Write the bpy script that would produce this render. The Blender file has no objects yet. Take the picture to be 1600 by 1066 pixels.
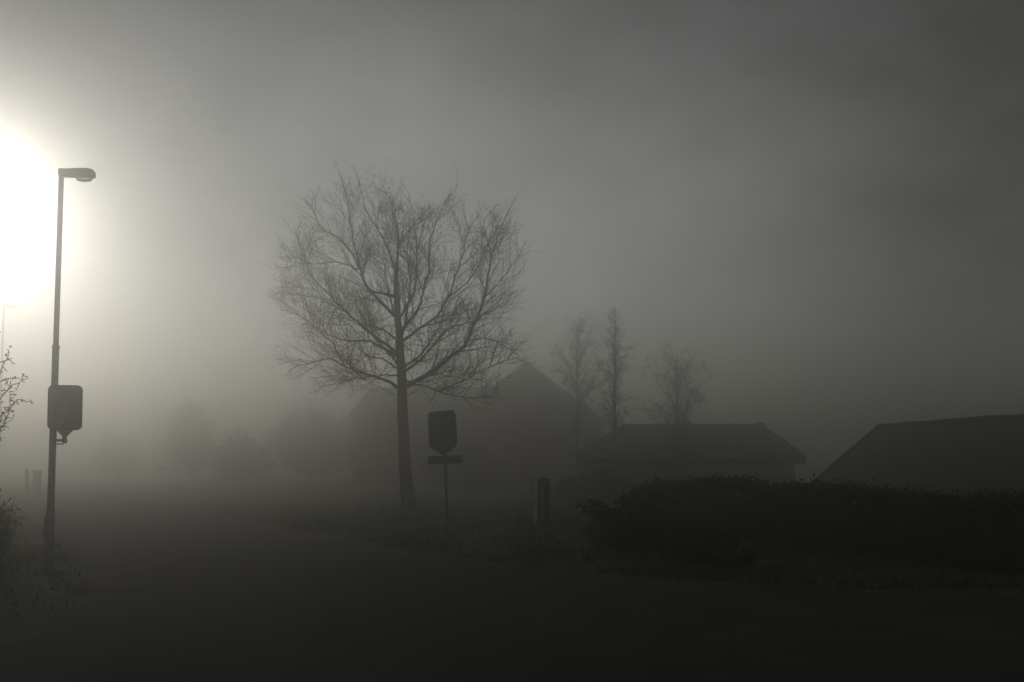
import bpy, math, random
from mathutils import Vector, Matrix, noise
R = math.radians
rng = random.Random(7)
sc = bpy.context.scene
col = sc.collection
F, HX, HY, HC = 1400.0, 800.0, 730.0, 1.5      # focal length, horizon and eye height used to survey the place

def at(px, py, d):
    return Vector(((px - HX) / F * d, d, HC + (HY - py) / F * d))

# ------------------------------------------------------------------ materials
def mat(name, c1, c2=None, scale=8.0, rough=0.85, bump=0.0, detail=4.0, metallic=0.0, stretch=None, spec=0.3):
    m = bpy.data.materials.new(name); m.use_nodes = True
    nt = m.node_tree; b = nt.nodes['Principled BSDF']
    b.inputs['Roughness'].default_value = rough
    b.inputs['Metallic'].default_value = metallic
    b.inputs['Specular IOR Level'].default_value = spec
    if c2 is None: c2 = tuple(x * 0.7 for x in c1)
    tc = nt.nodes.new('ShaderNodeTexCoord'); mp = nt.nodes.new('ShaderNodeMapping')
    if stretch: mp.inputs['Scale'].default_value = stretch
    n = nt.nodes.new('ShaderNodeTexNoise'); n.inputs['Scale'].default_value = scale; n.inputs['Detail'].default_value = detail
    r = nt.nodes.new('ShaderNodeValToRGB')
    r.color_ramp.elements[0].position = 0.35; r.color_ramp.elements[1].position = 0.65
    r.color_ramp.elements[0].color = (*c2, 1); r.color_ramp.elements[1].color = (*c1, 1)
    L = nt.links.new
    L(tc.outputs['Object'], mp.inputs['Vector']); L(mp.outputs['Vector'], n.inputs['Vector'])
    L(n.outputs['Fac'], r.inputs['Fac']); L(r.outputs['Color'], b.inputs['Base Color'])
    if bump:
        bp = nt.nodes.new('ShaderNodeBump'); bp.inputs['Strength'].default_value = bump; bp.inputs['Distance'].default_value = 0.03
        L(n.outputs['Fac'], bp.inputs['Height']); L(bp.outputs['Normal'], b.inputs['Normal'])
    return m

def brick_mat(name, c1, c2, mortar, scale, bw, bh, rough=0.85):
    m = bpy.data.materials.new(name); m.use_nodes = True
    nt = m.node_tree; b = nt.nodes['Principled BSDF']; b.inputs['Roughness'].default_value = rough
    tc = nt.nodes.new('ShaderNodeTexCoord'); k = nt.nodes.new('ShaderNodeTexBrick')
    k.inputs['Color1'].default_value = (*c1, 1); k.inputs['Color2'].default_value = (*c2, 1); k.inputs['Mortar'].default_value = (*mortar, 1)
    k.inputs['Scale'].default_value = scale; k.inputs['Brick Width'].default_value = bw; k.inputs['Row Height'].default_value = bh
    k.inputs['Mortar Size'].default_value = 0.012
    bp = nt.nodes.new('ShaderNodeBump'); bp.inputs['Strength'].default_value = 0.5; bp.inputs['Distance'].default_value = 0.02; bp.invert = True
    L = nt.links.new
    L(tc.outputs['UV'], k.inputs['Vector']); L(k.outputs['Color'], b.inputs['Base Color'])
    L(k.outputs['Fac'], bp.inputs['Height']); L(bp.outputs['Normal'], b.inputs['Normal'])
    return m

M = dict(
    asphalt=mat('asphalt', (0.042, 0.04, 0.039), (0.024, 0.023, 0.0225), 1.6, 0.9, 0.6, 12, spec=0.12),
    turf=mat('turf', (0.05, 0.058, 0.026), (0.028, 0.026, 0.014), 1.3, 0.95, 0.6, 8),
    blade=mat('grass_blade', (0.06, 0.075, 0.03), (0.04, 0.042, 0.02), 2.0, 0.8),
    kerb=mat('kerb_concrete', (0.085, 0.083, 0.078), (0.055, 0.055, 0.052), 12, 0.9, 0.3),
    bark=mat('bark', (0.075, 0.068, 0.055), (0.04, 0.036, 0.03), 9, 0.95, 0.9, 6, stretch=(1, 1, 0.25)),
    twig=mat('twig', (0.075, 0.066, 0.05), (0.05, 0.045, 0.036), 5, 0.9),
    birch=mat('birch_bark', (0.2, 0.195, 0.18), (0.05, 0.045, 0.04), 5, 0.85, 0.2, 4, stretch=(0.4, 0.4, 3)),
    bud=mat('young_leaf', (0.085, 0.085, 0.035), (0.06, 0.05, 0.028), 3, 0.7),
    leaf=mat('evergreen_leaf', (0.045, 0.055, 0.026), (0.02, 0.027, 0.015), 2.5, 0.75),
    hedge=mat('hedge_leaf', (0.04, 0.048, 0.022), (0.02, 0.024, 0.014), 2.5, 0.8),
    shrub=mat('shrub_leaf', (0.06, 0.06, 0.032), (0.04, 0.035, 0.022), 2.5, 0.8),
    steel=mat('galvanised_steel', (0.20, 0.20, 0.195), (0.13, 0.13, 0.125), 20, 0.55, 0.05, metallic=0.5),
    lampgrey=mat('painted_lamp_housing', (0.25, 0.24, 0.21), (0.19, 0.185, 0.165), 8, 0.6),
    signback=mat('weathered_sign_sheet', (0.13, 0.13, 0.125), (0.10, 0.10, 0.097), 6, 0.6),
    signface=mat('faded_sign_print', (0.17, 0.165, 0.15), (0.14, 0.135, 0.125), 9, 0.6),
    wood=mat('dark_weathered_wood', (0.07, 0.06, 0.048), (0.035, 0.03, 0.025), 10, 0.9, 0.5, 5, stretch=(6, 6, 0.6)),
    palewood=mat('pale_painted_wood', (0.5, 0.49, 0.46), (0.36, 0.35, 0.33), 10, 0.8, 0.2, stretch=(6, 6, 0.6)),
    render=mat('house_render', (0.26, 0.245, 0.215), (0.19, 0.18, 0.16), 3, 0.9, 0.2),
    boards=mat('house_boarding', (0.13, 0.095, 0.07), (0.085, 0.062, 0.048), 6, 0.85, 0.4, stretch=(6, 6, 0.4)),
    trim=mat('painted_trim', (0.28, 0.27, 0.25), (0.2, 0.195, 0.18), 6, 0.7),
    darktrim=mat('dark_trim', (0.07, 0.065, 0.06), (0.05, 0.047, 0.044), 6, 0.7),
    brick=brick_mat('pillar_brick', (0.16, 0.085, 0.06), (0.12, 0.065, 0.05), (0.2, 0.19, 0.17), 1.0, 0.22, 0.075),
    tiles=brick_mat('roof_tiles', (0.046, 0.04, 0.036), (0.03, 0.027, 0.025), (0.018, 0.017, 0.016), 1.0, 0.3, 0.34, 0.75),
    moss=mat('moss_tile', (0.05, 0.05, 0.035), (0.035, 0.032, 0.026), 8, 0.9, 0.4),
)
def glass_mat(name, tint, rough):
    m = bpy.data.materials.new(name); m.use_nodes = True
    b = m.node_tree.nodes['Principled BSDF']
    b.inputs['Base Color'].default_value = (*tint, 1); b.inputs['Roughness'].default_value = rough
    b.inputs['Specular IOR Level'].default_value = 0.7
    n = m.node_tree.nodes.new('ShaderNodeTexNoise'); n.inputs['Scale'].default_value = 1.2
    bp = m.node_tree.nodes.new('ShaderNodeBump'); bp.inputs['Strength'].default_value = 0.05
    m.node_tree.links.new(n.outputs['Fac'], bp.inputs['Height']); m.node_tree.links.new(bp.outputs['Normal'], b.inputs['Normal'])
    return m
M['pane'] = glass_mat('window_glass', (0.03, 0.033, 0.036), 0.06)
M['bowl'] = glass_mat('lamp_bowl', (0.6, 0.58, 0.52), 0.25)
M['bowl'].node_tree.nodes['Principled BSDF'].inputs['Transmission Weight'].default_value = 0.85

# ------------------------------------------------------------------ mesh builder
class MB:
    def __init__(s): s.v = []; s.f = []
    def add(s, vs, fs):
        o = len(s.v); s.v += [tuple(v) for v in vs]; s.f += [tuple(i + o for i in f) for f in fs]
    def box(s, lo, hi, mtx=None):
        x0, y0, z0 = lo; x1, y1, z1 = hi
        vs = [Vector(p) for p in ((x0,y0,z0),(x1,y0,z0),(x1,y1,z0),(x0,y1,z0),(x0,y0,z1),(x1,y0,z1),(x1,y1,z1),(x0,y1,z1))]
        if mtx: vs = [mtx @ v for v in vs]
        s.add(vs, [(0,3,2,1),(4,5,6,7),(0,1,5,4),(1,2,6,5),(2,3,7,6),(3,0,4,7)])
    def tube(s, pts, rad, n=6, cap=True):
        pts = [Vector(p) for p in pts]; k = len(pts)
        if isinstance(rad, (int, float)): rad = [rad] * k
        vs, fs = [], []
        up = None
        for i in range(k):
            t = (pts[min(i+1, k-1)] - pts[max(i-1, 0)])
            t = t.normalized() if t.length > 1e-9 else Vector((0,0,1))
            if up is None:
                up = Vector((0,0,1)) if abs(t.z) < 0.9 else Vector((1,0,0))
            a = t.cross(up)
            if a.length < 1e-4: a = t.cross(Vector((0.3,1,0.2)))
            a.normalize(); b = a.cross(t).normalized(); up = b
            for j in range(n):
                an = 2 * math.pi * j / n
                vs.append(pts[i] + (a * math.cos(an) + b * math.sin(an)) * rad[i])
        for i in range(k-1):
            for j in range(n):
                fs.append((i*n+j, i*n+(j+1)%n, (i+1)*n+(j+1)%n, (i+1)*n+j))
        if cap:
            fs.append(tuple(range(n-1, -1, -1))); fs.append(tuple((k-1)*n+j for j in range(n)))
        s.add(vs, fs)
    def prism(s, outline, y0, y1, mtx=None):           # outline in (x,z), extruded along y
        n = len(outline)
        vs = [Vector((x, y0, z)) for x, z in outline] + [Vector((x, y1, z)) for x, z in outline]
        if mtx: vs = [mtx @ v for v in vs]
        s.add(vs, [tuple(range(n)), tuple(range(2*n-1, n-1, -1))] + [(i, i+n, (i+1)%n+n, (i+1)%n) for i in range(n)])
    def leaf(s, p, size, r=rng, flat=0.0):
        a = Vector((r.gauss(0,1), r.gauss(0,1), r.gauss(0,1)*(1-flat))).normalized()
        b = a.cross(Vector((r.gauss(0,1), r.gauss(0,1), r.gauss(0,1)))).normalized()
        p = Vector(p); L = size; w = size * 0.55
        s.add([p - a*L*0.5, p + b*w*0.5, p + a*L*0.6, p - b*w*0.5], [(0,1,2,3)])
    def build(s, name, m, parent=None, loc=None, smooth=False, uv=False):
        me = bpy.data.meshes.new(name); me.from_pydata(s.v, [], s.f); me.update()
        if uv:
            l = me.uv_layers.new(name='UVMap')
            for p in me.polygons:
                nrm = p.normal
                u = Vector((-nrm.y, nrm.x, 0))
                if u.length < 1e-3: u = Vector((1,0,0))
                u.normalize(); w = nrm.cross(u)
                for li in p.loop_indices:
                    co = me.vertices[me.loops[li].vertex_index].co
                    l.data[li].uv = (co.dot(u), co.dot(w))
        if smooth: me.polygons.foreach_set('use_smooth', [True]*len(me.polygons))
        me.materials.append(m)
        o = bpy.data.objects.new(name, me); col.objects.link(o)
        if parent: o.parent = parent
        if loc: o.location = loc
        return o

def tag(o, label=None, cat=None, group=None, kind=None):
    for k, v in (('label', label), ('category', cat), ('group', group), ('kind', kind)):
        if v: o[k] = v
    return o
def thing(name, label, cat, loc=(0,0,0), group=None, rot=None):
    o = bpy.data.objects.new(name, None); o.empty_display_size = 0.3; col.objects.link(o); o.location = loc
    if rot: o.rotation_euler = rot
    return tag(o, label, cat, group)

def sstep(a, b, x):
    t = min(1, max(0, (x - a) / (b - a))); return t * t * (3 - 2 * t)

# ------------------------------------------------------------------ terrain
def height(x, y):
    # the gardens to the right lie in a dip behind the verge
    right = sstep(0.0, 9.0, x - 0.10 * (y - 20))
    dip = -0.9 * right * sstep(23, 36, y) - 1.2 * sstep(5, 11, x) * sstep(16, 28, y)
    far = 0.4 * noise.noise(Vector((x * 0.02, y * 0.02, 1.7))) * sstep(60, 120, y)
    # low grassy bank on the near side of the hedge
    bank = 0.16 * math.exp(-((y - 21.0 + 0.35 * max(0, x)) / 2.2) ** 2) * sstep(-2.0, 1.5, x) * (1 - sstep(8, 12, x))
    lump = 0.04 * noise.noise(Vector((x * 0.5, y * 0.5, 0.0))) * sstep(12, 14, y)
    return dip + far + bank + lump

def axis(lo, hi, near_lo, near_hi, fine, coarse):
    a = []; x = lo
    while x < hi + 1e-6:
        a.append(x); x += fine if near_lo <= x < near_hi else coarse
    return a
xs = axis(-220, 220, -24, 30, 0.5, 4.0); ys = axis(-60, 300, 8, 60, 0.5, 4.0)
g = MB(); nx = len(xs)
g.v = [(x, y, height(x, y)) for y in ys for x in xs]
g.f = [(j*nx+i, j*nx+i+1, (j+1)*nx+i+1, (j+1)*nx+i) for j in range(len(ys)-1) for i in range(nx-1)]
tag(g.build('ground', M['turf'], smooth=True), kind='structure')

# cross road in the foreground, side street leading off into the fog on the left
def verge_edge(x):           # far edge of the cross road
    return 11.6 - 0.26 * max(0.0, x) + 0.002 * x * x
rd = MB()
xs_r = [-4.3 + 0.22*i for i in range(390)]
ny_ = 26
vs = []
for x in xs_r:
    ye = verge_edge(x) + 0.45*noise.noise(Vector((x*0.8, 0.0, 5.0))) + 0.2*noise.noise(Vector((x*2.7, 1.0, 5.0)))
    for j in range(ny_ + 1):
        y = -1.5 + (ye + 1.5)*j/ny_
        xx = x if x > -4.2 else x + 0.45*noise.noise(Vector((y*0.7, 3.0, 2.0))) - 0.16*max(0, y - 8)
        vs.append((xx, y, 0.024 + 0.012*noise.noise(Vector((x*0.35, y*0.35, 8.0)))))
w_ = ny_ + 1
rd.add(vs, [(i*w_+j, (i+1)*w_+j, (i+1)*w_+j+1, i*w_+j+1) for i in range(len(xs_r)-1) for j in range(ny_)])
tag(rd.build('road', M['asphalt']), kind='structure')
street = MB()
def street_x(y): return -6.2 - 0.60 * (y - 12.5)
vs = []
for i in range(41):
    y = 10.8 + (0.3*i if i < 12 else 3.6 + (i-12)*2.6)
    flare = 2.5 * math.exp(-((y - 11.3) / 1.6))
    zs = 0.018 + 0.034*sstep(11.4, 14.0, y)
    vs += [(street_x(y) + 0.5 - 0.2*flare, y, zs), (street_x(y) + 6.0 + flare, y, zs)]
street.add(vs, [(2*i, 2*i+1, 2*i+3, 2*i+2) for i in range(40)])
tag(street.build('side_street', M['asphalt']), kind='structure')
# grass of the verge, nobody could count it
gr = MB(); r = random.Random(3)
def blade(x, y, h):
    a = r.uniform(0, math.pi); w = r.uniform(0.004, 0.009) * (1 + y * 0.03); z = height(x, y) - 0.01
    dx, dy = math.cos(a) * w, math.sin(a) * w
    lx, ly = r.gauss(0, h * 0.35), r.gauss(0, h * 0.35)
    gr.add([(x-dx, y-dy, z), (x+dx, y+dy, z), (x+lx*0.4+dx*.6, y+ly*0.4+dy*.6, z+h*0.65), (x+lx, y+ly, z+h)], [(0,1,2),(0,2,3)])
cnt = 0
while cnt < 40000:
    y = 7 + 29 * r.random() ** 1.5
    x = r.uniform(-0.7 * y, 0.65 * y)
    ov = verge_edge(x) - y + 0.8*noise.noise(Vector((x*0.6, y*0.6, 2.5)))
    if x > -4.5 and ov > 0 and r.random() < min(1.0, 0.35 + ov*0.9): continue
    if y < 10.8 and x > -4.6: continue
    if x < -4.0 and y < 12.2 and r.random() < 0.75: continue
    sx = street_x(y)
    if sx + 0.3 < x < sx + 6.2 + 2.5 * math.exp(-((y - 11.3) / 1.6)): continue
    dens = noise.noise(Vector((x * 0.7, y * 0.7, 4.0)))
    if dens < -0.15 and r.random() < 0.7: continue
    blade(x, y, r.uniform(0.05, 0.13) * (1.0 + 0.9 * max(0, dens)) * (1.6 if r.random() < .04 else 1) * (0.5 if x < -4 and y < 14 else 1))
    cnt += 1
tag(gr.build('grass', M['blade']), 'short rough grass of the verge between the road and the gardens', kind='stuff')

# ------------------------------------------------------------------ street lamps
def street_lamp(px_top, px_foot, d, H, label, s=1.0):
    foot = Vector(((px_foot - HX) / F * d, d, 0.0))
    top = Vector(((px_top - HX) / F * d, d, H))
    t = thing('street_lamp', label, 'street lamp', foot, 'street lamps along the side street')
    v = top - foot
    p = MB()
    q = lambda k: v * k
    p.tube([q(-0.02), q(0.145)], [0.060*s, 0.060*s], 14)
    p.tube([q(0.145), q(0.16), q(0.56)], [0.060*s, 0.049*s, 0.047*s], 14, cap=False)
    p.tube([q(0.56), q(0.57), q(1.0)], [0.047*s, 0.038*s, 0.036*s], 14)
    pole = p.build('pole', M['steel'], t, smooth=True)
    c = MB(); c.tube([q(0.557), q(0.566)], [0.053*s, 0.053*s], 14); c.build('collar', M['steel'], pole)
    dr = MB(); dr.box((-0.035*s, -0.068*s, 0.42), (0.035*s, -0.052*s, 0.78)); dr.build('hatch', M['steel'], pole)
    # head: rounded housing running to the right of the pole top
    hd = MB(); zt = v.z; x0 = v.x
    secs = [(-0.035,0.030,-0.045,0.058),(-0.02,0.045,-0.065,0.062),(0.10,0.060,-0.066,0.058),(0.22,0.076,-0.070,0.060),(0.34,0.084,-0.072,0.062),(0.42,0.078,-0.072,0.057),(0.455,0.066,-0.078,0.045),(0.475,0.055,-0.072,0.020),(0.487,0.03,-0.055,-0.008)]
    n = 14; vs = []; fs = []
    for (xx, hw, zb, zz) in secs:
        for j in range(n):
            an = 2*math.pi*j/n
            cx, sx_ = math.cos(an), math.sin(an)
            ex = abs(cx)**0.6 * (1 if cx > 0 else -1); ez = abs(sx_)**0.6 * (1 if sx_ > 0 else -1)
            vs.append((x0 + xx*s, ex*hw*s, zt + ((zb+zz)/2 + ez*(zz-zb)/2)*s))
    for i in range(len(secs)-1):
        for j in range(n): fs.append((i*n+j, i*n+(j+1)%n, (i+1)*n+(j+1)%n, (i+1)*n+j))
    fs += [tuple(range(n-1,-1,-1)), tuple((len(secs)-1)*n+j for j in range(n))]
    hd.add(vs, fs); head = hd.build('lamp_head', M['lampgrey'], t, smooth=True)
    bw = MB(); vs = []; fs = []
    rings = [(1.0, -0.070), (0.94, -0.090), (0.82, -0.112), (0.6, -0.120), (0.05, -0.121)]
    for k, z in rings:
        for j in range(16):
            an = 2*math.pi*j/16
            vs.append((x0 + (0.33 + math.cos(an)*0.128*k)*s, math.sin(an)*0.07*k*s, zt + z*s))
    for i in range(len(rings)-1):
        for j in range(16): fs.append((i*16+j, i*16+(j+1)%16, (i+1)*16+(j+1)%16, (i+1)*16+j))
    fs.append(tuple(4*16+j for j in range(16)))
    bw.add(vs, fs); bw.build('lamp_bowl', M['bowl'], head, smooth=True)
    return t
street_lamp(96, 76, 13.0, 5.77, 'tall grey street lamp with a stubby head, carrying the rounded road sign on its pole')
street_lamp(6, -4, 54.0, 1.5 + (730-478)*54/1400, 'faint far street lamp fading into the bright fog beyond the near one', 1.5)

# ------------------------------------------------------------------ signs
def rrect(w, h, rad, n=5, bot=None):
    pts = []
    for cx, cz, a0 in ((w/2-rad, h/2-rad, 0), (-w/2+rad, h/2-rad, 90), (-w/2+rad, -h/2+rad, 180), (w/2-rad, -h/2+rad, 270)):
        for i in range(n+1):
            a = R(a0 + 90*i/n); pts.append((cx + rad*math.cos(a), cz + rad*math.sin(a)))
    return pts
def ring(mb, r0, r1, y, cz=0.0, n=40, thick=0.003):
    vs = []
    for j in range(n):
        a = 2*math.pi*j/n
        for rr in (r0, r1):
            for yy in (y - thick, y): vs.append((rr*math.cos(a), yy, cz + rr*math.sin(a)))
    fs = []
    for j in range(n):
        a, b = j*4, ((j+1) % n)*4
        fs += [(a, a+2, b+2, b), (a+1, b+1, b+3, a+3), (a, b, b+1, a+1), (a+2, a+3, b+3, b+2)]
    mb.add(vs, fs)

# sign clamped to the near lamp
d1 = 12.86; k = d1 / F
c = at(101.5, 637, d1)
t = thing('road_sign', 'broad rounded road sign clamped to the near street lamp pole', 'sign', c, 'road signs', (0, R(1.4), R(-6)))
b = MB(); b.prism(rrect(56*k, 70*k, 8.5*k), -0.015, 0.015); brd = b.build('board', M['signback'], t)
b = MB(); b.prism(rrect(50*k, 64*k, 6.5*k), -0.018, -0.0155); b.build('face', M['signface'], brd)
b = MB(); ring(b, 0.13, 0.165, -0.0185, -0.02); b.build('ring_mark', M['signback'], brd)
b = MB(); b.prism([(-15*k, -33*k), (15*k, -33*k), (4*k, -44*k), (-4*k, -44*k)], -0.012, 0.022)
b.build('funnel_bracket', M['steel'], t)
b = MB(); b.tube([(0, 0.004, -42*k), (0, 0.004, -56*k)], 0.031, 12); b.tube([(0,0.004,-51*k),(0,0.004,-53*k)], 0.045, 12); b.build('socket', M['steel'], t, smooth=False)
b = MB()
px_ = -18.5*k
b.tube([(-3*k, 0.0, -52*k), (px_, 0.10, -52*k)], 0.013, 8)
b.tube([(px_, 0.135, -49*k), (px_, 0.135, -51.5*k)], 0.064, 14)
b.tube([(px_, 0.135, -56*k), (px_, 0.135, -58*k)], 0.064, 14)
b.build('pole_clamp', M['steel'], t)

# sign on its own post by the tree
d2 = 19.4; k = d2 / F
foot = Vector(((700.5-HX)/F*d2, d2, height((700.5-HX)/F*d2, d2)))
t = thing('road_sign', 'narrow road sign on its own thin leaning post in front of the bare tree', 'sign', foot, 'road signs', (0, R(-2.3), R(-9)))
def up(py): return (838 - py) * k
p = MB(); p.tube([(0,0,-0.3), (0,0,up(648))], 0.031, 12); p.build('post', M['steel'], t, smooth=True)
pc = MB(); pc.tube([(0,0,-0.02),(0,0,0.10),(0,0,0.12)], [0.06,0.055,0.034], 12); pc.build('post_foot', M['kerb'], t)
b = MB()
W, zt, zb, zp = 22.5*k, up(642), up(699), up(711)
ol = [(W*0.80, zt), (-W*0.82, zt-0.02), (-W*0.97, zt-0.08), (-W*1.0, zt-0.2), (-W*0.97, zb+0.06), (-W*0.88, zb), (-W*0.12, zp), (W*0.12, zp), (W*0.92, zb+0.01), (W*1.0, zb+0.10), (W*1.0, zt-0.22), (W*0.95, zt-0.08)]
b.prism([(x-0.03, z) for x, z in ol], -0.062, -0.036); brd = b.build('board', M['signback'], t)
b = MB(); ring(b, 0.16, 0.2, -0.0625, (zt+zb)/2+0.02); b.build('ring_mark', M['signface'], brd)
b = MB(); b.prism([(-27*k, up(725)), (28*k, up(725)), (28*k, up(712.6)), (-27*k, up(712.6))], -0.058, -0.036); b.build('supplementary_plate', M['signback'], t)
for z in (up(665), up(690), up(718)):
    b = MB(); b.box((-0.05, -0.0355, z-0.015), (0.05, 0.045, z+0.015)); b.build('clamp', M['steel'], t)

# ------------------------------------------------------------------ posts
def post_group():
    d = 22.6; k = d / F
    x = (848-HX)/F*d; z0 = height(x, d)
    H = 1.5 + (730-748)*k - z0
    t = thing('gate_post', 'thick dark timber gate post with a pale edge strip on the grass bank', 'post', (x, d, z0))
    b = MB(); b.prism([(-0.13, -0.4), (0.17, -0.4), (0.17, H-0.005), (0.15, H+0.015), (-0.11, H+0.015), (-0.13, H-0.005)], -0.10, 0.10); b.build('post', M['wood'], t)
    b = MB(); b.box((-0.022, -0.112, 0.08), (0.002, -0.1005, H-0.13)); b.build('edge_strip', M['palewood'], t)
    b = MB(); b.box((-0.06, -0.108, 0.05), (-0.045, -0.1005, H-0.02)); b.build('groove_board', M['darktrim'], t)
    t2 = thing('pale_stake', 'pale slim stake close beside the thick timber gate post', 'post', (x - 0.20, d - 0.16, z0))
    b = MB(); b.prism([(-0.045, -0.3), (0.045, -0.3), (0.055, H), (0.02, H+0.03), (-0.035, H)], -0.03, 0.03); b.build('stake', M['palewood'], t2)
    b = MB(); b.box((-0.075, -0.045, H-0.32), (-0.046, 0.03, H-0.04)); b.build('reflector', M['darktrim'], t2)
post_group()
d = 46.0; k = d / F
x = (58-HX)/F*d; zt = HC + (730-735)*k
t = thing('gate_pillar', 'squat square pillar standing in the mist beyond the near lamp', 'pillar', (x, d, 0))
b = MB(); b.box((-0.15, -0.15, -0.3), (0.15, 0.15, zt-0.06)); b.build('pillar', M['brick'], t, uv=True)
b = MB(); b.box((-0.17, -0.17, zt-0.058), (0.17, 0.17, zt)); b.build('coping', M['kerb'], t)
t = thing('garden_post', 'thin dark post standing next to the squat square pillar', 'post', ((42-HX)/F*d, d, 0))
b = MB(); b.prism([(-0.06,-0.3),(0.06,-0.3),(0.06,zt+0.02),(0,zt+0.07),(-0.06,zt+0.02)], -0.06, 0.06); b.build('post', M['wood'], t)

# ------------------------------------------------------------------ houses
def hip_roof(mb, x0, x1, y0, y1, ze, zr, hipl, hipr, th=0.16):
    """ridge along x; hipl/hipr: how far the ridge is pulled in at each end (0 = gable)"""
    ym = (y0 + y1) / 2
    E = [Vector((x0,y0,ze)), Vector((x1,y0,ze)), Vector((x1,y1,ze)), Vector((x0,y1,ze))]
    A, B = Vector((x0+hipl, ym, zr)), Vector((x1-hipr, ym, zr))
    dn = Vector((0,0,-th))
    vs = E + [A, B] + [e + dn for e in E] + [A + dn, B + dn]
    fs = [(0,1,5,4), (2,3,4,5), (1,2,5), (3,0,4), (7,6,10,11), (9,8,11,10), (8,7,11), (6,9,10), (0,6,7,1), (1,7,8,2), (2,8,9,3), (3,9,6,0)]
    if hipl == 0: fs[3] = (3,0,6,10,9,4) if False else (3,0,4); 
    mb.add(vs, fs)
    return A, B, E
def ridge_caps(mb, A, B, r=0.09, L=0.42):
    v = B - A; n = max(1, int(v.length / L)); 
    for i in range(n):
        a = A + v*(i/n); b = A + v*((i+1.06)/n)
        up = Vector((0,0,0.02 + 0.025*noise.noise(a*0.9)))
        mb.tube([a + up, b + up*1.0], [r, r*1.14], 8)
def window(parent, m, w, h, label=None):
    f = MB()
    f.box((-w/2, -0.05, 0), (w/2, 0.02, 0.07), m); f.box((-w/2, -0.05, h-0.07), (w/2, 0.02, h), m)
    f.box((-w/2, -0.049, 0.07), (-w/2+0.07, 0.02, h-0.07), m); f.box((w/2-0.07, -0.049, 0.07), (w/2, 0.02, h-0.07), m)
    f.box((-0.025, -0.045, 0.07), (0.025, 0.02, h-0.07), m)
    fr = f.build('window', M['trim'], parent)
    p = MB(); p.box((-w/2+0.07, -0.02, 0.07), (-0.025, -0.005, h-0.07), m); p.box((0.025, -0.02, 0.07), (w/2-0.07, -0.005, h-0.07), m); p.build('pane', M['pane'], fr)
    s = MB(); s.box((-w/2-0.08, -0.12, -0.06), (w/2+0.08, 0.0, -0.003), m); s.build('sill', M['kerb'], fr)
def gutter(parent, a, b, r=0.06):
    g = MB(); g.tube([a, b], r, 8); g.build('gutter', M['darktrim'], parent)

# big gabled house behind the tree, with a lower hipped wing running left
def big_house():
    d = 80.0; k = d / F
    cx = (822-HX)/F*d
    zg = height(cx, d) - 0.05
    t = thing('gabled_house', 'big gabled house with a lower wing, dim in the fog behind the bare tree', 'house', (cx, d, zg))
    zr = HC + (730-566)*k - zg; ze = HC + (730-661)*k - zg
    hw = 129*k; L = 11.0
    b = MB()
    b.prism([(-hw+0.45, -0.5), (hw-0.45, -0.5), (hw-0.45, ze+0.12), (0, zr-0.22), (-hw+0.45, ze+0.12)], 0.0, L); b.build('wall', M['boards'], t)
    # roof: ridge along y, overhanging the front gable
    rf = MB(); y0, y1 = -0.55, L+0.4; th = 0.18
    vs = []
    for y in (y0, y1):
        vs += [Vector((-hw, y, ze)), Vector((0, y, zr)), Vector((hw, y, ze)), Vector((-hw, y, ze-th)), Vector((0, y, zr-th*1.25)), Vector((hw, y, ze-th))]
    rf.add(vs, [(0,6,7,1),(1,7,8,2),(3,4,10,9),(4,5,11,10),(0,1,4,3),(1,2,5,4),(6,9,10,7),(7,10,11,8),(0,3,9,6),(2,8,11,5)])
    ro = rf.build('roof', M['tiles'], t, uv=True)
    rc = MB(); ridge_caps(rc, Vector((0, y0, zr)), Vector((0, y1, zr))); rc.build('ridge_tiles', M['moss'], ro)
    bb = MB()
    for sgn in (-1, 1):
        a = Vector((0, y0-0.03, zr-0.02)); e = Vector((sgn*hw, y0-0.03, ze-0.02))
        bb.add([a, e, e+Vector((0,0,-0.24)), a+Vector((0,0,-0.26)), a+Vector((0,-0.03,0)), e+Vector((0,-0.03,0)), e+Vector((0,-0.03,-0.24)), a+Vector((0,-0.03,-0.26))],
               [(0,1,2,3),(7,6,5,4),(0,4,5,1),(3,2,6,7),(0,3,7,4),(1,5,6,2)])
    bb.build('bargeboard', M['darktrim'], t)
    for (wx, wz, w, h) in ((-2.0, 1.0, 1.3, 1.3), (2.0, 1.0, 1.3, 1.3), (0, 3.7, 1.1, 1.2)):
        window(t, Matrix.Translation((wx, -0.005, wz)), w, h)
    gutter(t, Vector((hw+0.03, y0, ze-0.12)), Vector((hw+0.03, y1, ze-0.12)))
    # wing
    d3 = 86.0; k3 = d3/F
    wx0 = (553-HX)/F*d3 - cx; wx1 = -hw + 0.45 - 0.01
    zr2 = HC + (730-605)*k3 - zg; ze2 = HC + (730-652)*k3 - zg
    b = MB(); b.box((wx0+0.25, 4.0, -0.5), (wx1, 10.0, ze2-0.02)); b.build('wing_wall', M['boards'], t)
    rf = MB(); A, B, E = hip_roof(rf, wx0, wx1 + 3.6, 3.5, 10.5, ze2, zr2, 1.6, 0.0)
    ro = rf.build('wing_roof', M['tiles'], t, uv=True)
    rc = MB(); ridge_caps(rc, A, B); ridge_caps(rc, E[0], A); rc.build('ridge_tiles', M['moss'], ro)
    for wx in (wx0 + 1.6, wx0 + 3.6):
        window(t, Matrix.Translation((wx, 3.995, 1.1)), 1.1, 1.3)
big_house()

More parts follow.
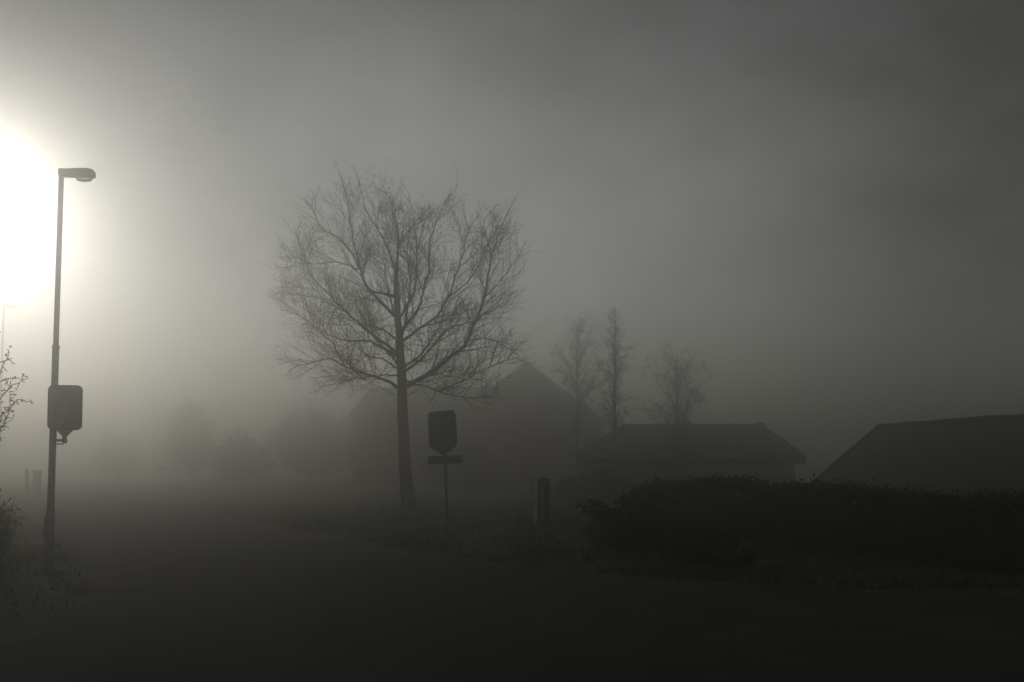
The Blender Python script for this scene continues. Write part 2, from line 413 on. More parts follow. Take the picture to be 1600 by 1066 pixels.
def hipped_house():
    d = 46.0; k = d / F
    x0, x1 = (902-HX)*k, (1258-HX)*k
    zg = height((x0+x1)/2, d) - 0.1
    cx = (x0+x1)/2; w = (x1-x0)/2
    t = thing('hipped_house', 'low house with a hipped tile roof showing above the hedge, beneath the birches', 'house', (cx, d, zg))
    ze = HC + (730-714)*k - zg
    dep = 8.0
    kr = (d + dep/2) / F
    zr = HC + (730-666)*kr - zg
    b = MB(); b.box((-w+0.55, 0.5, -0.4), (w-0.5, dep-0.5, ze-0.1)); b.build('wall', M['render'], t)
    rl = (975-HX)*kr - cx; rr = (1190-HX)*kr - cx
    rf = MB(); A, B, E = hip_roof(rf, -w, w, 0, dep, ze, zr, rl + w, w - rr, 0.22)
    ro = rf.build('roof', M['tiles'], t, uv=True)
    rc = MB(); ridge_caps(rc, A, B, 0.10); 
    for e, p in ((E[0], A), (E[1], B), (E[2], B), (E[3], A)): ridge_caps(rc, e, p, 0.09)
    rc.tube([B + Vector((-0.35, 0, 0.05)), B + Vector((0.12, 0, 0.07))], [0.13, 0.16], 8)
    rc.build('ridge_tiles', M['moss'], ro)
    f = MB(); f.box((-w-0.02, -0.03, ze-0.34), (w+0.02, 0.0, ze-0.02)); f.box((w+0.001, 0.001, ze-0.34), (w+0.03, dep, ze-0.02)); f.box((-w-0.03, 0.001, ze-0.34), (-w-0.001, dep, ze-0.02)); f.build('fascia', M['darktrim'], t)
    gutter(t, Vector((-w, -0.10, ze-0.08)), Vector((w, -0.10, ze-0.08)))
    dp = MB(); dp.tube([(w-0.45, 0.43, ze-0.3), (w-0.45, 0.43, 0)], 0.045, 8); dp.build('downpipe', M['darktrim'], t)
    for wx in (-3.0, 0.2, 3.2): window(t, Matrix.Translation((wx, 0.495, 0.9)), 1.4, 1.2)
    fl = MB(); fl.tube([(0.7, dep/2, zr-0.1), (0.7, dep/2, zr+0.22)], 0.06, 8); fl.tube([(0.7, dep/2, zr+0.22), (0.7, dep/2, zr+0.27)], 0.085, 8); fl.build('vent_pipe', M['darktrim'], ro)
hipped_house()

def right_house():
    # ridge runs from far left to near right; we look on its left roof slope
    P0 = at(1370, 668, 32.0); P1 = at(1600, 652, 25.4)
    P1.z = P0.z
    u = (P1 - P0).normalized(); lft = Vector((u.y, -u.x, 0))
    if lft.x > 0: lft = -lft
    zg = height(13.0, 30.0) - 0.1
    org = Vector((P0.x, P0.y, zg))
    ang = math.atan2(u.y, u.x)                       # local +x along the ridge towards the camera
    t = thing('tiled_house', 'dark house whose long tiled roof slope rises above the hedge', 'house', org, None, (0, 0, ang))
    zr = P0.z - zg; L = 13.0
    s = -1 if (Matrix.Rotation(ang, 3, 'Z') @ Vector((0,1,0))).dot(lft) < 0 else 1
    hw = 4.0; slope = 0.775; ze = zr - hw*slope; th = 0.2
    b = MB()
    vs = []
    for x in (0.4, L-0.4):
        vs += [(x, -hw+0.5, -0.4), (x, hw-0.5, -0.4), (x, hw-0.5, ze+0.5*slope-0.22), (x, 0, zr-0.26), (x, -hw+0.5, ze+0.5*slope-0.22)]
    b.add(vs, [(0,1,2,3,4), (9,8,7,6,5), (0,4,9,5), (1,6,7,2), (0,5,6,1)]); b.build('wall', M['render'], t)
    rf = MB(); vs = []
    for x in (0, L):
        vs += [(x,-hw,ze),(x,0,zr),(x,hw,ze),(x,-hw,ze-th),(x,0,zr-th*1.25),(x,hw,ze-th)]
    rf.add(vs, [(0,6,7,1),(1,7,8,2),(3,4,10,9),(4,5,11,10),(0,1,4,3),(1,2,5,4),(6,9,10,7),(7,10,11,8),(0,3,9,6),(2,8,11,5)])
    ro = rf.build('roof', M['tiles'], t, uv=True)
    rc = MB(); ridge_caps(rc, Vector((0,0,zr)), Vector((L,0,zr)), 0.085, 0.36); rc.build('ridge_tiles', M['moss'], ro)
    # verge tiles along the far gable edge, on the visible slope
    vg = MB(); n = 14
    for i in range(n):
        a = Vector((0.0, s*hw*i/n, zr - hw*slope*i/n)); e = Vector((0.0, s*hw*(i+1.05)/n, zr - hw*slope*(i+1.05)/n))
        vg.tube([a + Vector((0.04,0,0.02)), e + Vector((0.04,0,0.035))], [0.05, 0.055], 6)
    vg.build('verge_tiles', M['moss'], ro)
    # skylight lying on the slope
    q = s*1.30; zq = zr - 1.30*slope
    m = Matrix.Translation((2.9, q, zq)) @ Matrix.Rotation(math.atan2(slope, 1)*(-s), 4, 'X')
    sk = MB(); sk.box((-0.40, -0.12, -0.02), (0.40, 0.12, 0.05), m); so = sk.build('skylight', M['darktrim'], t)
    pn = MB(); pn.box((-0.37, -0.09, 0.051), (0.37, 0.09, 0.056), m); pn.build('pane', M['pane'], so)
    gutter(t, Vector((0, s*(hw+0.05), ze-0.06)), Vector((L, s*(hw+0.05), ze-0.06)))
    m = Matrix.Translation((3.0, s*(hw-0.5), 0.9)) @ Matrix.Rotation(0 if s < 0 else math.pi, 4, 'Z')
    window(t, m, 1.4, 1.1)
right_house()

# ------------------------------------------------------------------ vegetation
def pip(p, poly):
    x, y = p; c = False; n = len(poly); j = n-1
    for i in range(n):
        xi, yi = poly[i]; xj, yj = poly[j]
        if (yi > y) != (yj > y) and x < (xj-xi)*(y-yi)/(yj-yi)+xi: c = not c
        j = i
    return c

def resample(pts, step, r, wob):
    out = [Vector(pts[0])]; 
    n = len(pts)
    def cr(i, t):
        p = [Vector(pts[max(0, min(n-1, i+j))]) for j in (-1,0,1,2)]
        return 0.5*((2*p[1]) + (-p[0]+p[2])*t + (2*p[0]-5*p[1]+4*p[2]-p[3])*t*t + (-p[0]+3*p[1]-3*p[2]+p[3])*t**3)
    for i in range(n-1):
        m = max(1, int((Vector(pts[i+1])-Vector(pts[i])).length/step))
        for j in range(1, m+1):
            q = cr(i, j/m)
            out.append(q + Vector((r.gauss(0,wob), r.gauss(0,wob), r.gauss(0,wob))))
    return out

def big_tree():
    r = random.Random(21)
    d = 30.0; base = Vector(((640-HX)/F*d, d, 0))
    t = thing('bare_tree', 'tall bare tree with a broad twiggy crown, standing alone on the grass', 'tree', base)
    u = d / F / 2.539
    zb = 240 + 0
    def Z(zx, zy, dy=0.0):                # survey coordinates of the crown -> metres around the foot
        zx, zy = 575 + (zx-575)*0.97, 900 + (zy-900)*0.98
        px, py = 400 + zx/2.539, 240 + zy/2.539
        dd = d + dy
        return Vector(((px-HX)/F*dd, dd, HC + (HY-py)/F*dd)) - base
    tk = MB(); cr = MB()
    trunk = [Vector((0,0,-0.3)), Vector((0.0,0,0.0))] + [Z(*p) for p in ((596,1300,0),(588,1180,0),(583,1060,0),(580,960,0),(576,860,0.05),(570,760,0.1),(563,650,0.15),(557,545,0.15),(556,450,0.1))]
    rad = [0.33, 0.27, 0.215, 0.195, 0.178, 0.165, 0.15, 0.135, 0.115, 0.095, 0.062]
    tr2 = resample(trunk, 0.35, r, 0.008); 
    rr = []
    cum = [0]
    for i in range(1, len(trunk)): cum.append(cum[-1] + (trunk[i]-trunk[i-1]).length)
    l = 0; 
    for i, p in enumerate(tr2):
        if i: l += (tr2[i]-tr2[i-1]).length
        L = min(l, cum[-1]-1e-4)
        j = max(q for q in range(len(cum)) if cum[q] <= L); j = min(j, len(cum)-2)
        f = (L-cum[j])/(cum[j+1]-cum[j]); rr.append(rad[j]*(1-f)+rad[j+1]*f)
    tk.tube(tr2, rr, 14)
    for a in range(6):                    # root flare
        an = a*1.047 + 0.3
        tk.tube([Vector((math.cos(an)*0.13, math.sin(an)*0.13, 0.5)), Vector((math.cos(an)*0.26, math.sin(an)*0.26, 0.1)), Vector((math.cos(an)*0.6, math.sin(an)*0.6, -0.12))], [0.06, 0.10, 0.05], 7)
    # pollard knob low on the trunk
    limbs = [
        ([(560,930),(535,908),(470,885),(400,865),(345,845),(290,815),(200,832),(130,850)], 0.085, -2.2),
        ([(345,845),(310,780),(285,735),(255,680),(230,640)], 0.045, -2.6),
        ([(556,850),(500,815),(430,805),(385,838),(330,870)], 0.045, 1.0),
        ([(556,800),(450,745),(350,740),(280,715),(220,680),(160,640),(90,615)], 0.07, 1.6),
        ([(556,790),(470,720),(400,665),(330,600),(270,540),(210,480),(180,400),(150,310)], 0.085, -1.2),
        ([(553,730),(480,685),(410,668),(340,620),(240,570),(130,510)], 0.055, 2.4),
        ([(550,640),(490,580),(430,510),(400,430),(340,340),(250,280),(210,200),(165,160)], 0.085, 1.2),
        ([(552,560),(500,548),(440,530),(410,450),(380,330),(360,200),(330,75)], 0.075, -1.6),
        ([(556,460),(520,360),(480,290),(430,200),(400,75)], 0.06, 0.8),
        ([(575,745),(650,690),(720,640),(770,560),(800,470),(830,380),(850,290),(880,250)], 0.08, -1.6),
        ([(580,870),(660,810),(740,720),(800,680),(870,660),(940,620),(1025,590)], 0.07, 1.8),
        ([(578,935),(610,915),(680,880),(760,820),(830,760),(870,680),(910,590),(930,480),(950,380),(990,270),(1035,180)], 0.12, 0.6),
        ([(572,700),(640,620),(665,540),(690,450),(695,330),(750,190),(795,130)], 0.075, 2.0),
        ([(564,650),(600,600),(630,540),(640,440),(640,330),(620,230),(615,185)], 0.06, -2.2),
        ([(580,935),(650,918),(730,945),(800,965),(880,970),(960,965)], 0.06, -1.8),
        ([(730,945),(820,905),(900,865),(970,830),(1040,810)], 0.04, -2.4),
        ([(850,735),(950,735),(1030,760)], 0.04, 1.2),
        ([(557,470),(565,340),(550,250),(530,170),(500,115)], 0.07, 0.0),
        ([(565,360),(600,300),(660,230),(705,190)], 0.045, 1.0),
        ([(920,560),(980,500),(1020,440),(1055,400)], 0.04, -0.8),
        ([(945,400),(925,320),(915,255),(960,200)], 0.035, 0.9),
        ([(400,450),(310,420),(200,430),(90,410)], 0.045, 2.6),
        ([(770,560),(850,500),(900,420),(935,340)], 0.04, -2.6),
        # limbs reaching towards and away from the street
        ([(560,760),(585,700),(600,610),(610,520),(605,430),(600,350)], 0.07, -4.2),
        ([(566,690),(545,620),(525,540),(510,450),(500,360)], 0.065, 4.2),
        ([(570,860),(610,830),(660,790),(700,730),(720,660)], 0.06, -4.4),
        ([(562,830),(525,790),(480,740),(450,680),(440,600)], 0.06, 4.4),
        ([(580,900),(640,905),(700,900),(760,880),(800,860)], 0.05, 3.8),
        ([(566,880),(500,880),(430,890),(370,900)], 0.045, -3.6),
    ]
    poly = [(60,400),(90,330),(150,300),(145,160),(200,150),(320,70),(420,85),(510,125),(640,190),(720,190),(800,135),(840,245),(900,255),(960,190),(1045,180),(1050,300),(1075,400),(1050,560),(1060,680),(1060,800),(1000,930),(900,1010),(760,1000),(640,975),(520,960),(440,1010),(330,1040),(210,960),(110,860),(80,740),(65,620)]
    def inside(p, off=(0, 0)):
        q = p + base
        zx = ((q.x*F/q.y + HX) - 400)*2.539; zy = ((HY - (q.z-HC)*F/q.y) - 240)*2.539
        zx, zy = 575 + (zx-575)/0.97, 900 + (zy-900)/0.98
        return pip((zx + off[0], zy + off[1]), poly)
    stats = [0, 0]
    def grow(p0, dr, L, rd, lvl):
        n = max(2, int(L/0.16)); st = L/n; p = Vector(p0); pts = [p.copy()]; dr = dr.normalized(); off = (r.gauss(0, 16), r.gauss(0, 14) - 16)
        bend = Vector((r.gauss(0,0.06), r.gauss(0,0.06), 0.02 + 0.06*r.random()))
        if dr.z < -0.05 and lvl > 1: bend.z += 0.02
        for i in range(n):
            dr = (dr + bend*0.6 + Vector((r.gauss(0,.07), r.gauss(0,.07), r.gauss(0,.065)))).normalized()
            p = p + dr*st
            if not inside(p, off) and r.random() < 0.45: break
            pts.append(p.copy())
        if len(pts) < 2: return
        m = len(pts); rads = [max(0.0034, rd*(1-0.75*i/(m-1))) for i in range(m)]
        cr.tube(pts, rads, 4 if lvl < 2 else 3, cap=False); stats[0] += 1
        if lvl == 3:
            if r.random() < 0.8:
                for q in range(r.randint(1, 3)): cr.leaf(pts[-1 - (q % (m-1 if m > 1 else 1))] + Vector((r.gauss(0,.02),)*3), r.uniform(0.02, 0.045), r); stats[1] += 1
            return
        step = {1: 0.19, 2: 0.13}[lvl]
        s = step*r.random()
        acc = 0
        for i in range(1, m):
            acc += st
            while acc > step:
                acc -= step
                ax = (pts[i]-pts[i-1]).normalized()
                sd = ax.cross(Vector((r.gauss(0,1), r.gauss(0,1), r.gauss(0,1)))).normalized()
                nd = ax*0.95 + sd*0.75 + Vector((0,0,0.12))
                f = 1 - 0.55*i/m
                if lvl == 1: grow(pts[i], nd, r.uniform(0.5, 1.0)*f, max(0.007, rads[i]*0.6), 2)
                else: grow(pts[i], nd, r.uniform(0.18, 0.45)*f, 0.0055, 3)
    for pts, r0, dy in limbs:
        n = len(pts)
        start_on_trunk = pts[0][0] > 540 and pts[0][0] < 600 and pts[0][1] > 440
        P = []
        for i, (a, b) in enumerate(pts):
            f = i/(n-1)
            off = dy*(f if start_on_trunk else 0.55 + 0.45*f)
            P.append(Z(a, b, off))
        q = resample(P, 0.22, r, 0.012); m = len(q)
        rads = [max(0.010, 0.72*r0*(1-0.86*(i/(m-1))**0.8)) for i in range(m)]
        tk.tube(q, rads, 8)
        acc = 0
        for i in range(2, m):
            acc += (q[i]-q[i-1]).length
            fr = i/m
            stepl = 0.155 if fr > .25 else 0.36
            while acc > stepl:
                acc -= stepl
                ax = (q[i]-q[i-1]).normalized()
                sd = ax.cross(Vector((r.gauss(0,1), r.gauss(0,1), r.gauss(0,1)))).normalized()
                nd = ax*0.9 + sd*0.8 + Vector((0,0,0.2))
                grow(q[i], nd, r.uniform(0.8, 2.1)*(1-0.45*fr), max(0.011, rads[i]*0.45), 1)
        grow(q[-1], q[-1]-q[-2], 0.8, rads[-1], 1)
    # epicormic twigs on the lower trunk
    for i in range(12):
        z = r.uniform(3.2, 4.4); an = r.uniform(0, 6.28)
        pc = min(tr2, key=lambda p: abs(p.z-z))
        grow(pc + Vector((math.cos(an)*.2, math.sin(an)*.2, 0)), Vector((math.cos(an), math.sin(an), .3)), r.uniform(.4,1.2), 0.012, 2)
    tk.build('trunk', M['bark'], t, smooth=True)
    cr.build('crown', M['twig'], t)
    print('TREE twigs', stats, 'verts', len(cr.v))
big_tree()

def birch(px, ptop, d, label, halfw_px, seed, low=0.25, dens=1.0, shape=0.75):
    r = random.Random(seed)
    x = (px-HX)/F*d; z0 = height(x, d); H = HC + (HY-ptop)/F*d - z0
    t = thing('birch_tree', label, 'tree', (x, d, z0), 'young birches above the low house')
    hw = halfw_px/F*d
    tk = MB(); cr = MB()
    pts = [Vector((r.gauss(0,0.03)*(i > 0), r.gauss(0,0.03)*(i > 0), -0.3 + (H+0.3)*i/12)) for i in range(13)]
    tk.tube(pts, [0.085*(1-0.93*i/12)+0.004 for i in range(13)], 8); tk.build('trunk', M['birch'], t, smooth=True)
    nb = int(64 + 26*shape)
    for b in range(nb):
        f = (b + r.random())/nb
        z = H*(low + (0.96-low)*f)
        prof = (0.55 + 0.45*min(1, f/0.3)) * max(0.07, (1-f)**shape)
        wid = hw*prof*r.choice((0.45, 0.75, 1.0, 1.15))
        an = r.uniform(0, 6.28); o = Vector((math.cos(an), math.sin(an), 0))
        i = min(11, int((z+0.3)/(H+0.3)*12)); p = pts[i] + (pts[i+1]-pts[i])*(((z+0.3)/(H+0.3)*12)-i)
        rise = wid*r.uniform(0.35, 1.5)
        br = [p, p + o*wid*0.35 + Vector((0,0,rise*0.5)), p + o*wid*0.75 + Vector((r.gauss(0,.05),r.gauss(0,.05),rise)), p + o*wid + Vector((0,0,rise*r.uniform(0.5,1.1)))]
        q = resample(br, 0.12, r, 0.02); m = len(q)
        cr.tube(q, [max(0.004, 0.016*(1-0.85*k/m)) for k in range(m)], 4, cap=False)
        clump = r.choice((0.2, 0.6, 1.0, 2.2))*dens
        for k in range(1, m):
            for c in range(2):
                if r.random() > 0.85: continue
                dd = (o*0.5 + Vector((r.gauss(0,.8), r.gauss(0,.8), r.gauss(.25,.7)))).normalized()
                L = r.uniform(.1, .5)
                tip = q[k] + dd*L
                cr.tube([q[k], q[k] + dd*L*.5 + Vector((0,0,.02)), tip], [0.005, 0.004, 0.003], 3, cap=False)
                for e in range(int(r.random()*4.5*clump + r.random())):
                    cr.leaf(q[k] + (tip-q[k])*r.uniform(.3, 1.1) + Vector((r.gauss(0,.05), r.gauss(0,.05), r.gauss(0,.05))), r.uniform(.04, .085), r)
    cr.build('crown', M['bud'], t)
birch(961, 474, 42.0, 'tallest and darkest of the young birches, slim with a pointed top', 50, 5, 0.28, 1.2, 0.7)
birch(902, 495, 54.0, 'pale faded young birch in front of the gabled house', 72, 8, 0.3, 1.0, 0.6)
birch(1057, 553, 44.5, 'shortest young birch, round and bushy, over the middle of the hipped roof', 66, 11, 0.2, 0.9, 0.33)

def stemmed(name, label, cat, base, H, wx, wy, seed, nst, leafm, lsize, nleaf, group=None, spread=1.0, trunk=False, stemm='twig', droop=0.0):
    """bush or small tree: stems fanning out of the foot, twigs, and leaves kept to clumps along them"""
    r = random.Random(seed)
    t = thing(name, label, cat, base, group)
    st = MB(); fo = MB()
    tips = []
    for i in range(nst):
        an = r.uniform(0, 6.283); k = math.sqrt(r.random())*spread
        e = Vector((math.cos(an)*wx*k, math.sin(an)*wy*k, H*max(0.2, (1-0.55*k*k))*r.uniform(0.75, 1.0)))
        z0 = r.uniform(0.04, 0.35)*H if trunk else -0.1
        p0 = Vector((0,0,z0)) if trunk else Vector((math.cos(an)*wx*.15*r.random(), math.sin(an)*wy*.15*r.random(), -0.1))
        mid = p0.lerp(e, .5) + Vector((0,0,H*0.08*(1-k))) + Vector((r.gauss(0,.06)*H,)*2 + (0,))
        e.z -= droop*k*H; mid.z -= 0.14*k*H; mid.x *= 1.15; mid.y *= 1.15
        q = resample([p0, mid, e], max(0.12, H*0.06), r, 0.012*H/2)
        m = len(q); st.tube(q, [max(0.004, 0.012*H*(1-.85*k2/m)) for k2 in range(m)], 4, cap=False)
        tips.append(q)
    if trunk: st.tube([Vector((0,0,-.3)), Vector((0.03*H,0,.4*H)), Vector((0,0.02*H,.75*H))], [0.03*H, .022*H, .008*H], 8)
    for i in range(nleaf):
        q = tips[r.randrange(len(tips))]; j = int((len(q)-1)*(0.25 + 0.75*r.random()**0.8))
        p = q[j] + Vector((r.gauss(0,.07), r.gauss(0,.07), r.gauss(0,.06)))*H*0.8
        if p.z < 0.02: continue
        fo.leaf(p, lsize*r.uniform(.6, 1.3), r)
    tw = 0
    for q in tips:
        for j in range(2, len(q)):
            dd = (q[j]-q[j-1]).normalized() + Vector((r.gauss(0,.7), r.gauss(0,.7), r.gauss(0.1,.5)))
            st.tube([q[j], q[j] + dd*H*.08*r.uniform(.5,1.5)], [0.004*max(1,H/2), .003*max(1,H/2)], 3, cap=False)
    st.build('trunk' if trunk else 'stems', M[stemm], t)
    fo.build('crown' if trunk else 'foliage', M[leafm], t)
    return t

def G(px, d, dz=0.0):
    x = (px-HX)/F*d; return Vector((x, d, height(x, d)+dz))
# dark low shrub in front of the hedge, its flat sprays reaching left
stemmed('spreading_shrub', 'low dark shrub with flat sprays reaching out over the verge', 'shrub', G(1010, 16.0), 1.28, 1.15, 0.9, 31, 46, 'leaf', 0.075, 9000, droop=0.12)
stemmed('verge_bush', 'small dark bush close to the road beside the spreading shrub', 'shrub', G(1110, 13.6), 0.75, 0.8, 0.6, 33, 30, 'leaf', 0.06, 4500, droop=0.1)
sp = bpy.data.objects['spreading_shrub']
s_ = MB(); f_ = MB(); r = random.Random(77)
# (side sprays belong to the shrub)
for (ex, ez) in ((-1.25, 0.84), (-1.15, 0.72), (-1.0, 0.92), (-0.9, 0.66)):
    a = Vector((-0.2, -0.1, 0.25)); e = Vector((ex, -0.2 + r.gauss(0,.1), ez)); q = resample([a, a.lerp(e,.5)+Vector((0,0,.07)), e], .08, r, .008)
    s_.tube(q, [max(.004, .014*(1-.8*i/len(q))) for i in range(len(q))], 4, cap=False)
    for i in range(420):
        j = int((len(q)-1)*(.2+.8*r.random()))
        f_.leaf(q[j] + Vector((r.gauss(0,.06), r.gauss(0,.10), r.gauss(0,.03))), r.uniform(.04,.075), r, .5)
s_.build('side_stems', M['twig'], sp); f_.build('side_spray', M['leaf'], sp)

# clipped hedge along the right
def hedge():
    r = random.Random(41)
    path = [(3.1, 20.8, 0.85), (3.4, 20.2, 1.08), (4.3, 18.4, 1.13), (5.6, 16.0, 1.08), (6.9, 13.5, 1.03), (8.2, 11.0, 1.01), (9.8, 8.2, 1.04)]
    base = Vector((path[0][0], path[0][1], height(path[0][0], path[0][1])))
    t = thing('hedge', 'long dark clipped hedge running along the gardens below the roofs', 'hedge', base)
    core = MB(); fo = MB(); P = [Vector(p) for p in path]
    tot = 0
    secs = []
    for i in range(len(P)-1):
        m = 14
        for j in range(m): secs.append(P[i].lerp(P[i+1], j/m))
    secs.append(P[-1])
    dirv = (Vector((P[-1].x, P[-1].y, 0)) - Vector((P[0].x, P[0].y, 0))).normalized(); side = Vector((dirv.y, -dirv.x, 0))
    vs = []; 
    for s in secs:
        h = s.z - 0.2 + 0.05*noise.noise(Vector((s.x, s.y, 3)))
        c = Vector((s.x, s.y, 0)) - Vector((base.x, base.y, base.z))
        zg = height(s.x, s.y) - .15
        for w, z in ((-.34, zg), (-.36, h*.6), (-.28, h), (.28, h), (.36, h*.6), (.34, zg)):
            vs.append(c + side*w + Vector((0,0,z)))
    fs = []
    for i in range(len(secs)-1):
        for j in range(5): fs.append((i*6+j, i*6+j+1, (i+1)*6+j+1, (i+1)*6+j))
    fs += [tuple(range(5,-1,-1)), tuple((len(secs)-1)*6+j for j in range(6))]
    core.add(vs, fs); core.build('branches', M['bark'], t)
    for i in range(52000):
        k = r.random()*(len(secs)-1); a = int(k); s = secs[a].lerp(secs[min(a+1, len(secs)-1)], k-a)
        c = Vector((s.x, s.y, 0)) - Vector((base.x, base.y, base.z))
        bul = 0.08*noise.noise(Vector((s.x*1.3, s.y*1.3, 0)))
        if r.random() < 0.5:
            w = r.uniform(-.44, .44); z = s.z + bul*1.3 + 0.13*noise.noise(Vector((s.x*.8, s.y*.8, 9))) + r.gauss(-.04, .07)
        else:
            zz = r.random(); w = (1 if r.random() < .3 else -1)*(.42 + bul + r.gauss(0,.04)) * (-1 if side.x > 0 else 1); z = zz*s.z
        fo.leaf(c + side*w + Vector((0,0,max(.02, z))), r.uniform(.04, .085), r)
    for i in range(700):                         # a few long shoots breaking the clipped line
        s = secs[r.randrange(len(secs))]; c = Vector((s.x, s.y, 0)) - Vector((base.x, base.y, base.z)) + side*r.uniform(-.4,.4)
        h = r.uniform(.03, .2); e = c + Vector((r.gauss(0,.04), r.gauss(0,.04), s.z+h))
        fo.tube([c + Vector((0,0,s.z-.1)), e], [.004,.003], 3, cap=False)
        for q in range(4): fo.leaf(c + Vector((0,0,s.z-.05)) + (e-c-Vector((0,0,s.z-.05)))*r.random(), .045, r)
    fo.build('foliage', M['hedge'], t)
hedge()

# left edge: a sapling whose twigs reach into the picture, and the bush under it
def edge_sapling():
    r = random.Random(55); d = 12.0; k = d/F
    base = Vector(((-45-HX)*k, d, 0))
    t = thing('budding_sapling', 'sapling with knobbly budding twigs reaching in beside the near lamp', 'tree', base)
    def P(px, py, dy=0): return Vector(((px-HX)/F*(d+dy), d+dy, HC+(HY-py)/F*(d+dy))) - base
    tk = MB(); cr = MB()
    tk.tube([Vector((0,0,-.2)), P(-44,760), P(-40,680), P(-46,600), P(-42,520), P(-45,450)], [.06,.05,.04,.03,.02,.008], 8)
    brs = [[(-42,700),(-10,660),(15,640),(28,625),(51,630)], [(-42,690),(-12,640),(12,610),(22,600),(42,592)], [(-44,640),(-20,610),(2,595),(20,590),(33,592)],
           [(-42,650),(-12,605),(0,580),(10,562),(14,550)], [(-44,600),(-15,575),(4,565),(15,561)], [(-42,720),(-14,690),(5,664),(14,640),(16,612)],
           [(-43,670),(-15,650),(6,662),(18,655)], [(-44,560),(-20,545),(-5,525)], [(-42,730),(-20,690),(-4,668),(3,648)]]
    for b in brs:
        dy0 = r.uniform(-.5,.5)
        q = resample([P(x, y, dy0*i/4) for i, (x, y) in enumerate(b)], .06, r, .006); m = len(q)
        tk.tube(q, [max(.0035, .013*(1-.75*i/m)) for i in range(m)], 5)
        for i in range(int(m*.35), m):
            if r.random() < .95:
                dd = Vector((r.gauss(.2,.6), r.gauss(0,.6), r.gauss(.25,.6))).normalized(); L = r.uniform(.03,.10)
                cr.tube([q[i], q[i]+dd*L], [.005,.006], 4)
                for e in range(r.randint(1,3)): cr.leaf(q[i]+dd*(L+.01)+Vector((r.gauss(0,.01),)*3), r.uniform(.025,.05), r)
    tk.build('trunk', M['bark'], t); cr.build('crown', M['bud'], t)
edge_sapling()
stemmed('edge_bush', 'dark bush at the picture edge under the budding sapling', 'shrub', G(-56, 12.6), 1.6, 0.62, 0.6, 61, 40, 'leaf', 0.07, 6000)

# trees and bushes far off in the fog
grp = 'faint trees and bushes far off in the fog'
def H_(ptop, d): return HC + (HY-ptop)/F*d
stemmed('far_tree', 'faint upright tree in the fog left of the round far bush', 'tree', G(297, 92), H_(622, 92), 2.4, 2.2, 71, 60, 'shrub', .26, 5500, grp, trunk=True)
stemmed('far_bush', 'faint round bush in the fog, darkest of the far clumps', 'shrub', G(377, 78), H_(662, 78), 2.4, 2.1, 72, 60, 'shrub', .24, 6000, grp)
stemmed('far_tree', 'broad domed tree in the fog just left of the gabled house', 'tree', G(487, 92), H_(622, 92), 4.8, 3.8, 73, 90, 'shrub', .3, 8500, grp, trunk=True)
stemmed('far_tree', 'smallest far tree, almost lost in the fog next to the near lamp sign', 'tree', G(185, 104), H_(668, 104), 2.8, 2.5, 74, 50, 'shrub', .2, 4000, grp, trunk=True)
stemmed('garden_bush', 'leafy bush in front of the gabled house, right of the tree trunk', 'shrub', G(720, 60), H_(672, 60)-0.2, 2.6, 1.6, 75, 60, 'shrub', .13, 6500)
stemmed('garden_bush', 'tall rounded bush against the left end of the gabled house wing', 'shrub', G(588, 79), H_(597, 79), 2.2, 1.8, 76, 80, 'shrub', .22, 8000)
stemmed('garden_bush', 'low bush between the gate post and the hipped house', 'shrub', G(930, 39), 1.6, 2.4, 1.2, 78, 60, 'leaf', .11, 7000)

# ------------------------------------------------------------------ haze
hz = MB(); hz.box((-225, -65, -4.2), (225, 305, 13.5))
hm = bpy.data.materials.new('fog'); hm.use_nodes = True; nt = hm.node_tree; nt.nodes.clear()
out = nt.nodes.new('ShaderNodeOutputMaterial'); pv = nt.nodes.new('ShaderNodeVolumePrincipled')
pv.inputs['Color'].default_value = (0.94, 0.929, 0.89, 1)
pv.inputs['Density'].default_value = 0.029
pv.inputs['Density Attribute'].default_value = ''
pv.inputs['Anisotropy'].default_value = 0.94
nt.links.new(pv.outputs['Volume'], out.inputs['Volume'])
tag(hz.build('haze', hm), kind='stuff', label='thick morning fog over the whole street')

# ------------------------------------------------------------------ sky and sun
sd = Vector((-848/F, 1.0, 405/F)).normalized()
el = math.asin(sd.z); az = math.atan2(sd.x, sd.y)
w = bpy.data.worlds.new('World'); sc.world = w; w.use_nodes = True
nt = w.node_tree; bg = nt.nodes['Background']
sky = nt.nodes.new('ShaderNodeTexSky'); sky.sky_type = 'NISHITA'; sky.sun_disc = False
sky.sun_elevation = el; sky.sun_rotation = az
sky.air_density = 1.0; sky.dust_density = 0.08; sky.ozone_density = 1.0
hs = nt.nodes.new('ShaderNodeHueSaturation'); hs.inputs['Saturation'].default_value = 0.15
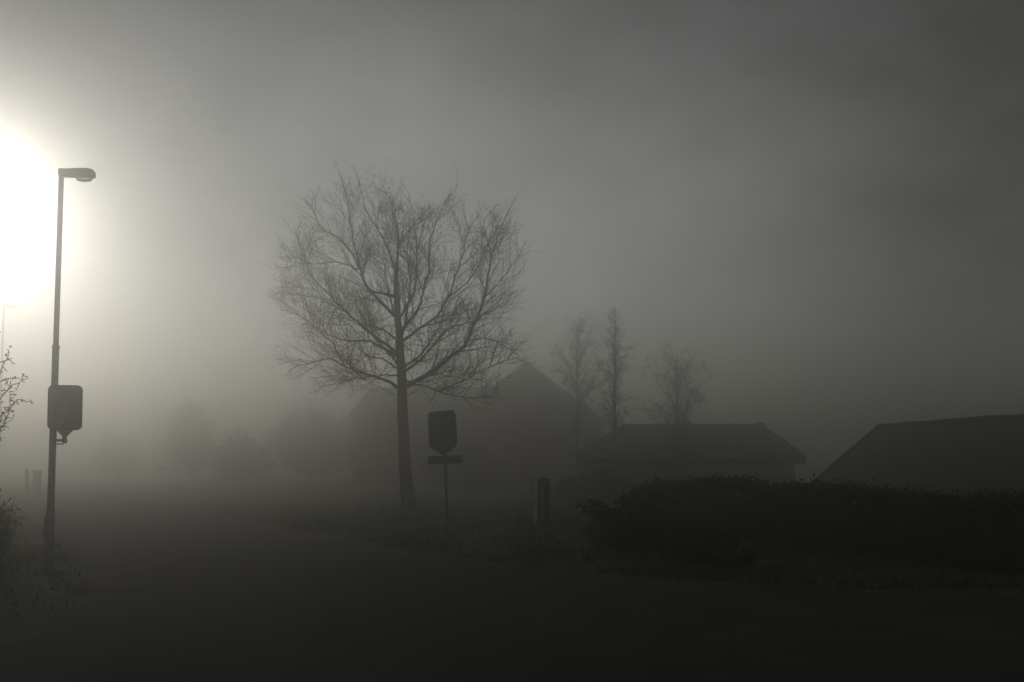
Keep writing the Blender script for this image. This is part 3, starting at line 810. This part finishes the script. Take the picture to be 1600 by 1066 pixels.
# thin stratus: soft uneven cloud cover over the sky
tc = nt.nodes.new('ShaderNodeTexCoord'); mp = nt.nodes.new('ShaderNodeMapping'); mp.inputs['Scale'].default_value = (1.0, 1.0, 1.8); mp.inputs['Location'].default_value = (-29.6236, -26.348, 16.7558)
cn = nt.nodes.new('ShaderNodeTexNoise'); cn.inputs['Scale'].default_value = 1.0; cn.inputs['Detail'].default_value = 7; cn.inputs['Roughness'].default_value = 0.6
cr_ = nt.nodes.new('ShaderNodeMapRange'); cr_.inputs['From Min'].default_value = 0.3; cr_.inputs['From Max'].default_value = 0.7
cr_.inputs['To Min'].default_value = 0.2; cr_.inputs['To Max'].default_value = 1.15
mx = nt.nodes.new('ShaderNodeMix'); mx.data_type = 'RGBA'; mx.blend_type = 'MULTIPLY'; mx.inputs['Factor'].default_value = 1
L = nt.links.new
tn = nt.nodes.new('ShaderNodeMix'); tn.data_type = 'RGBA'; tn.blend_type = 'MULTIPLY'; tn.inputs['Factor'].default_value = 1; tn.inputs['B'].default_value = (1.0, 0.985, 0.945, 1)
L(sky.outputs['Color'], hs.inputs['Color']); L(hs.outputs['Color'], tn.inputs['A']); L(tn.outputs['Result'], mx.inputs['A'])
L(tc.outputs['Generated'], mp.inputs['Vector']); L(mp.outputs['Vector'], cn.inputs['Vector']); L(cn.outputs['Fac'], cr_.inputs['Value'])
L(cr_.outputs['Result'], mx.inputs['B']); L(mx.outputs['Result'], bg.inputs['Color'])
bg.inputs['Strength'].default_value = 0.15
sun = bpy.data.lights.new('sun', 'SUN'); sun.energy = 0.5; sun.angle = R(4); sun.color = (1.0, 0.955, 0.88)
so = bpy.data.objects.new('sun', sun); col.objects.link(so)
so.rotation_euler = (-sd).to_track_quat('-Z', 'Y').to_euler(); so.location = (-40, 70, 30)

# ------------------------------------------------------------------ camera and render settings
cam = bpy.data.cameras.new('camera'); co = bpy.data.objects.new('camera', cam); col.objects.link(co)
co.location = (0, 0, HC); co.rotation_euler = (R(90), 0, 0)
cam.sensor_width = 36; cam.lens = 36*F/1600; cam.shift_y = (HY-533)/1600; cam.clip_end = 2000; cam.clip_start = 0.05
sc.camera = co
sc.render.engine = 'CYCLES'
sc.cycles.use_denoising = True
sc.cycles.max_bounces = 6; sc.cycles.volume_bounces = 3; sc.cycles.diffuse_bounces = 2; sc.cycles.transparent_max_bounces = 8
sc.cycles.sample_clamp_indirect = 4
sc.view_settings.view_transform = 'Standard'; sc.view_settings.look = 'None'; sc.view_settings.gamma = 1
sc.view_settings.use_curve_mapping = False
sc.view_settings.exposure = -1.28
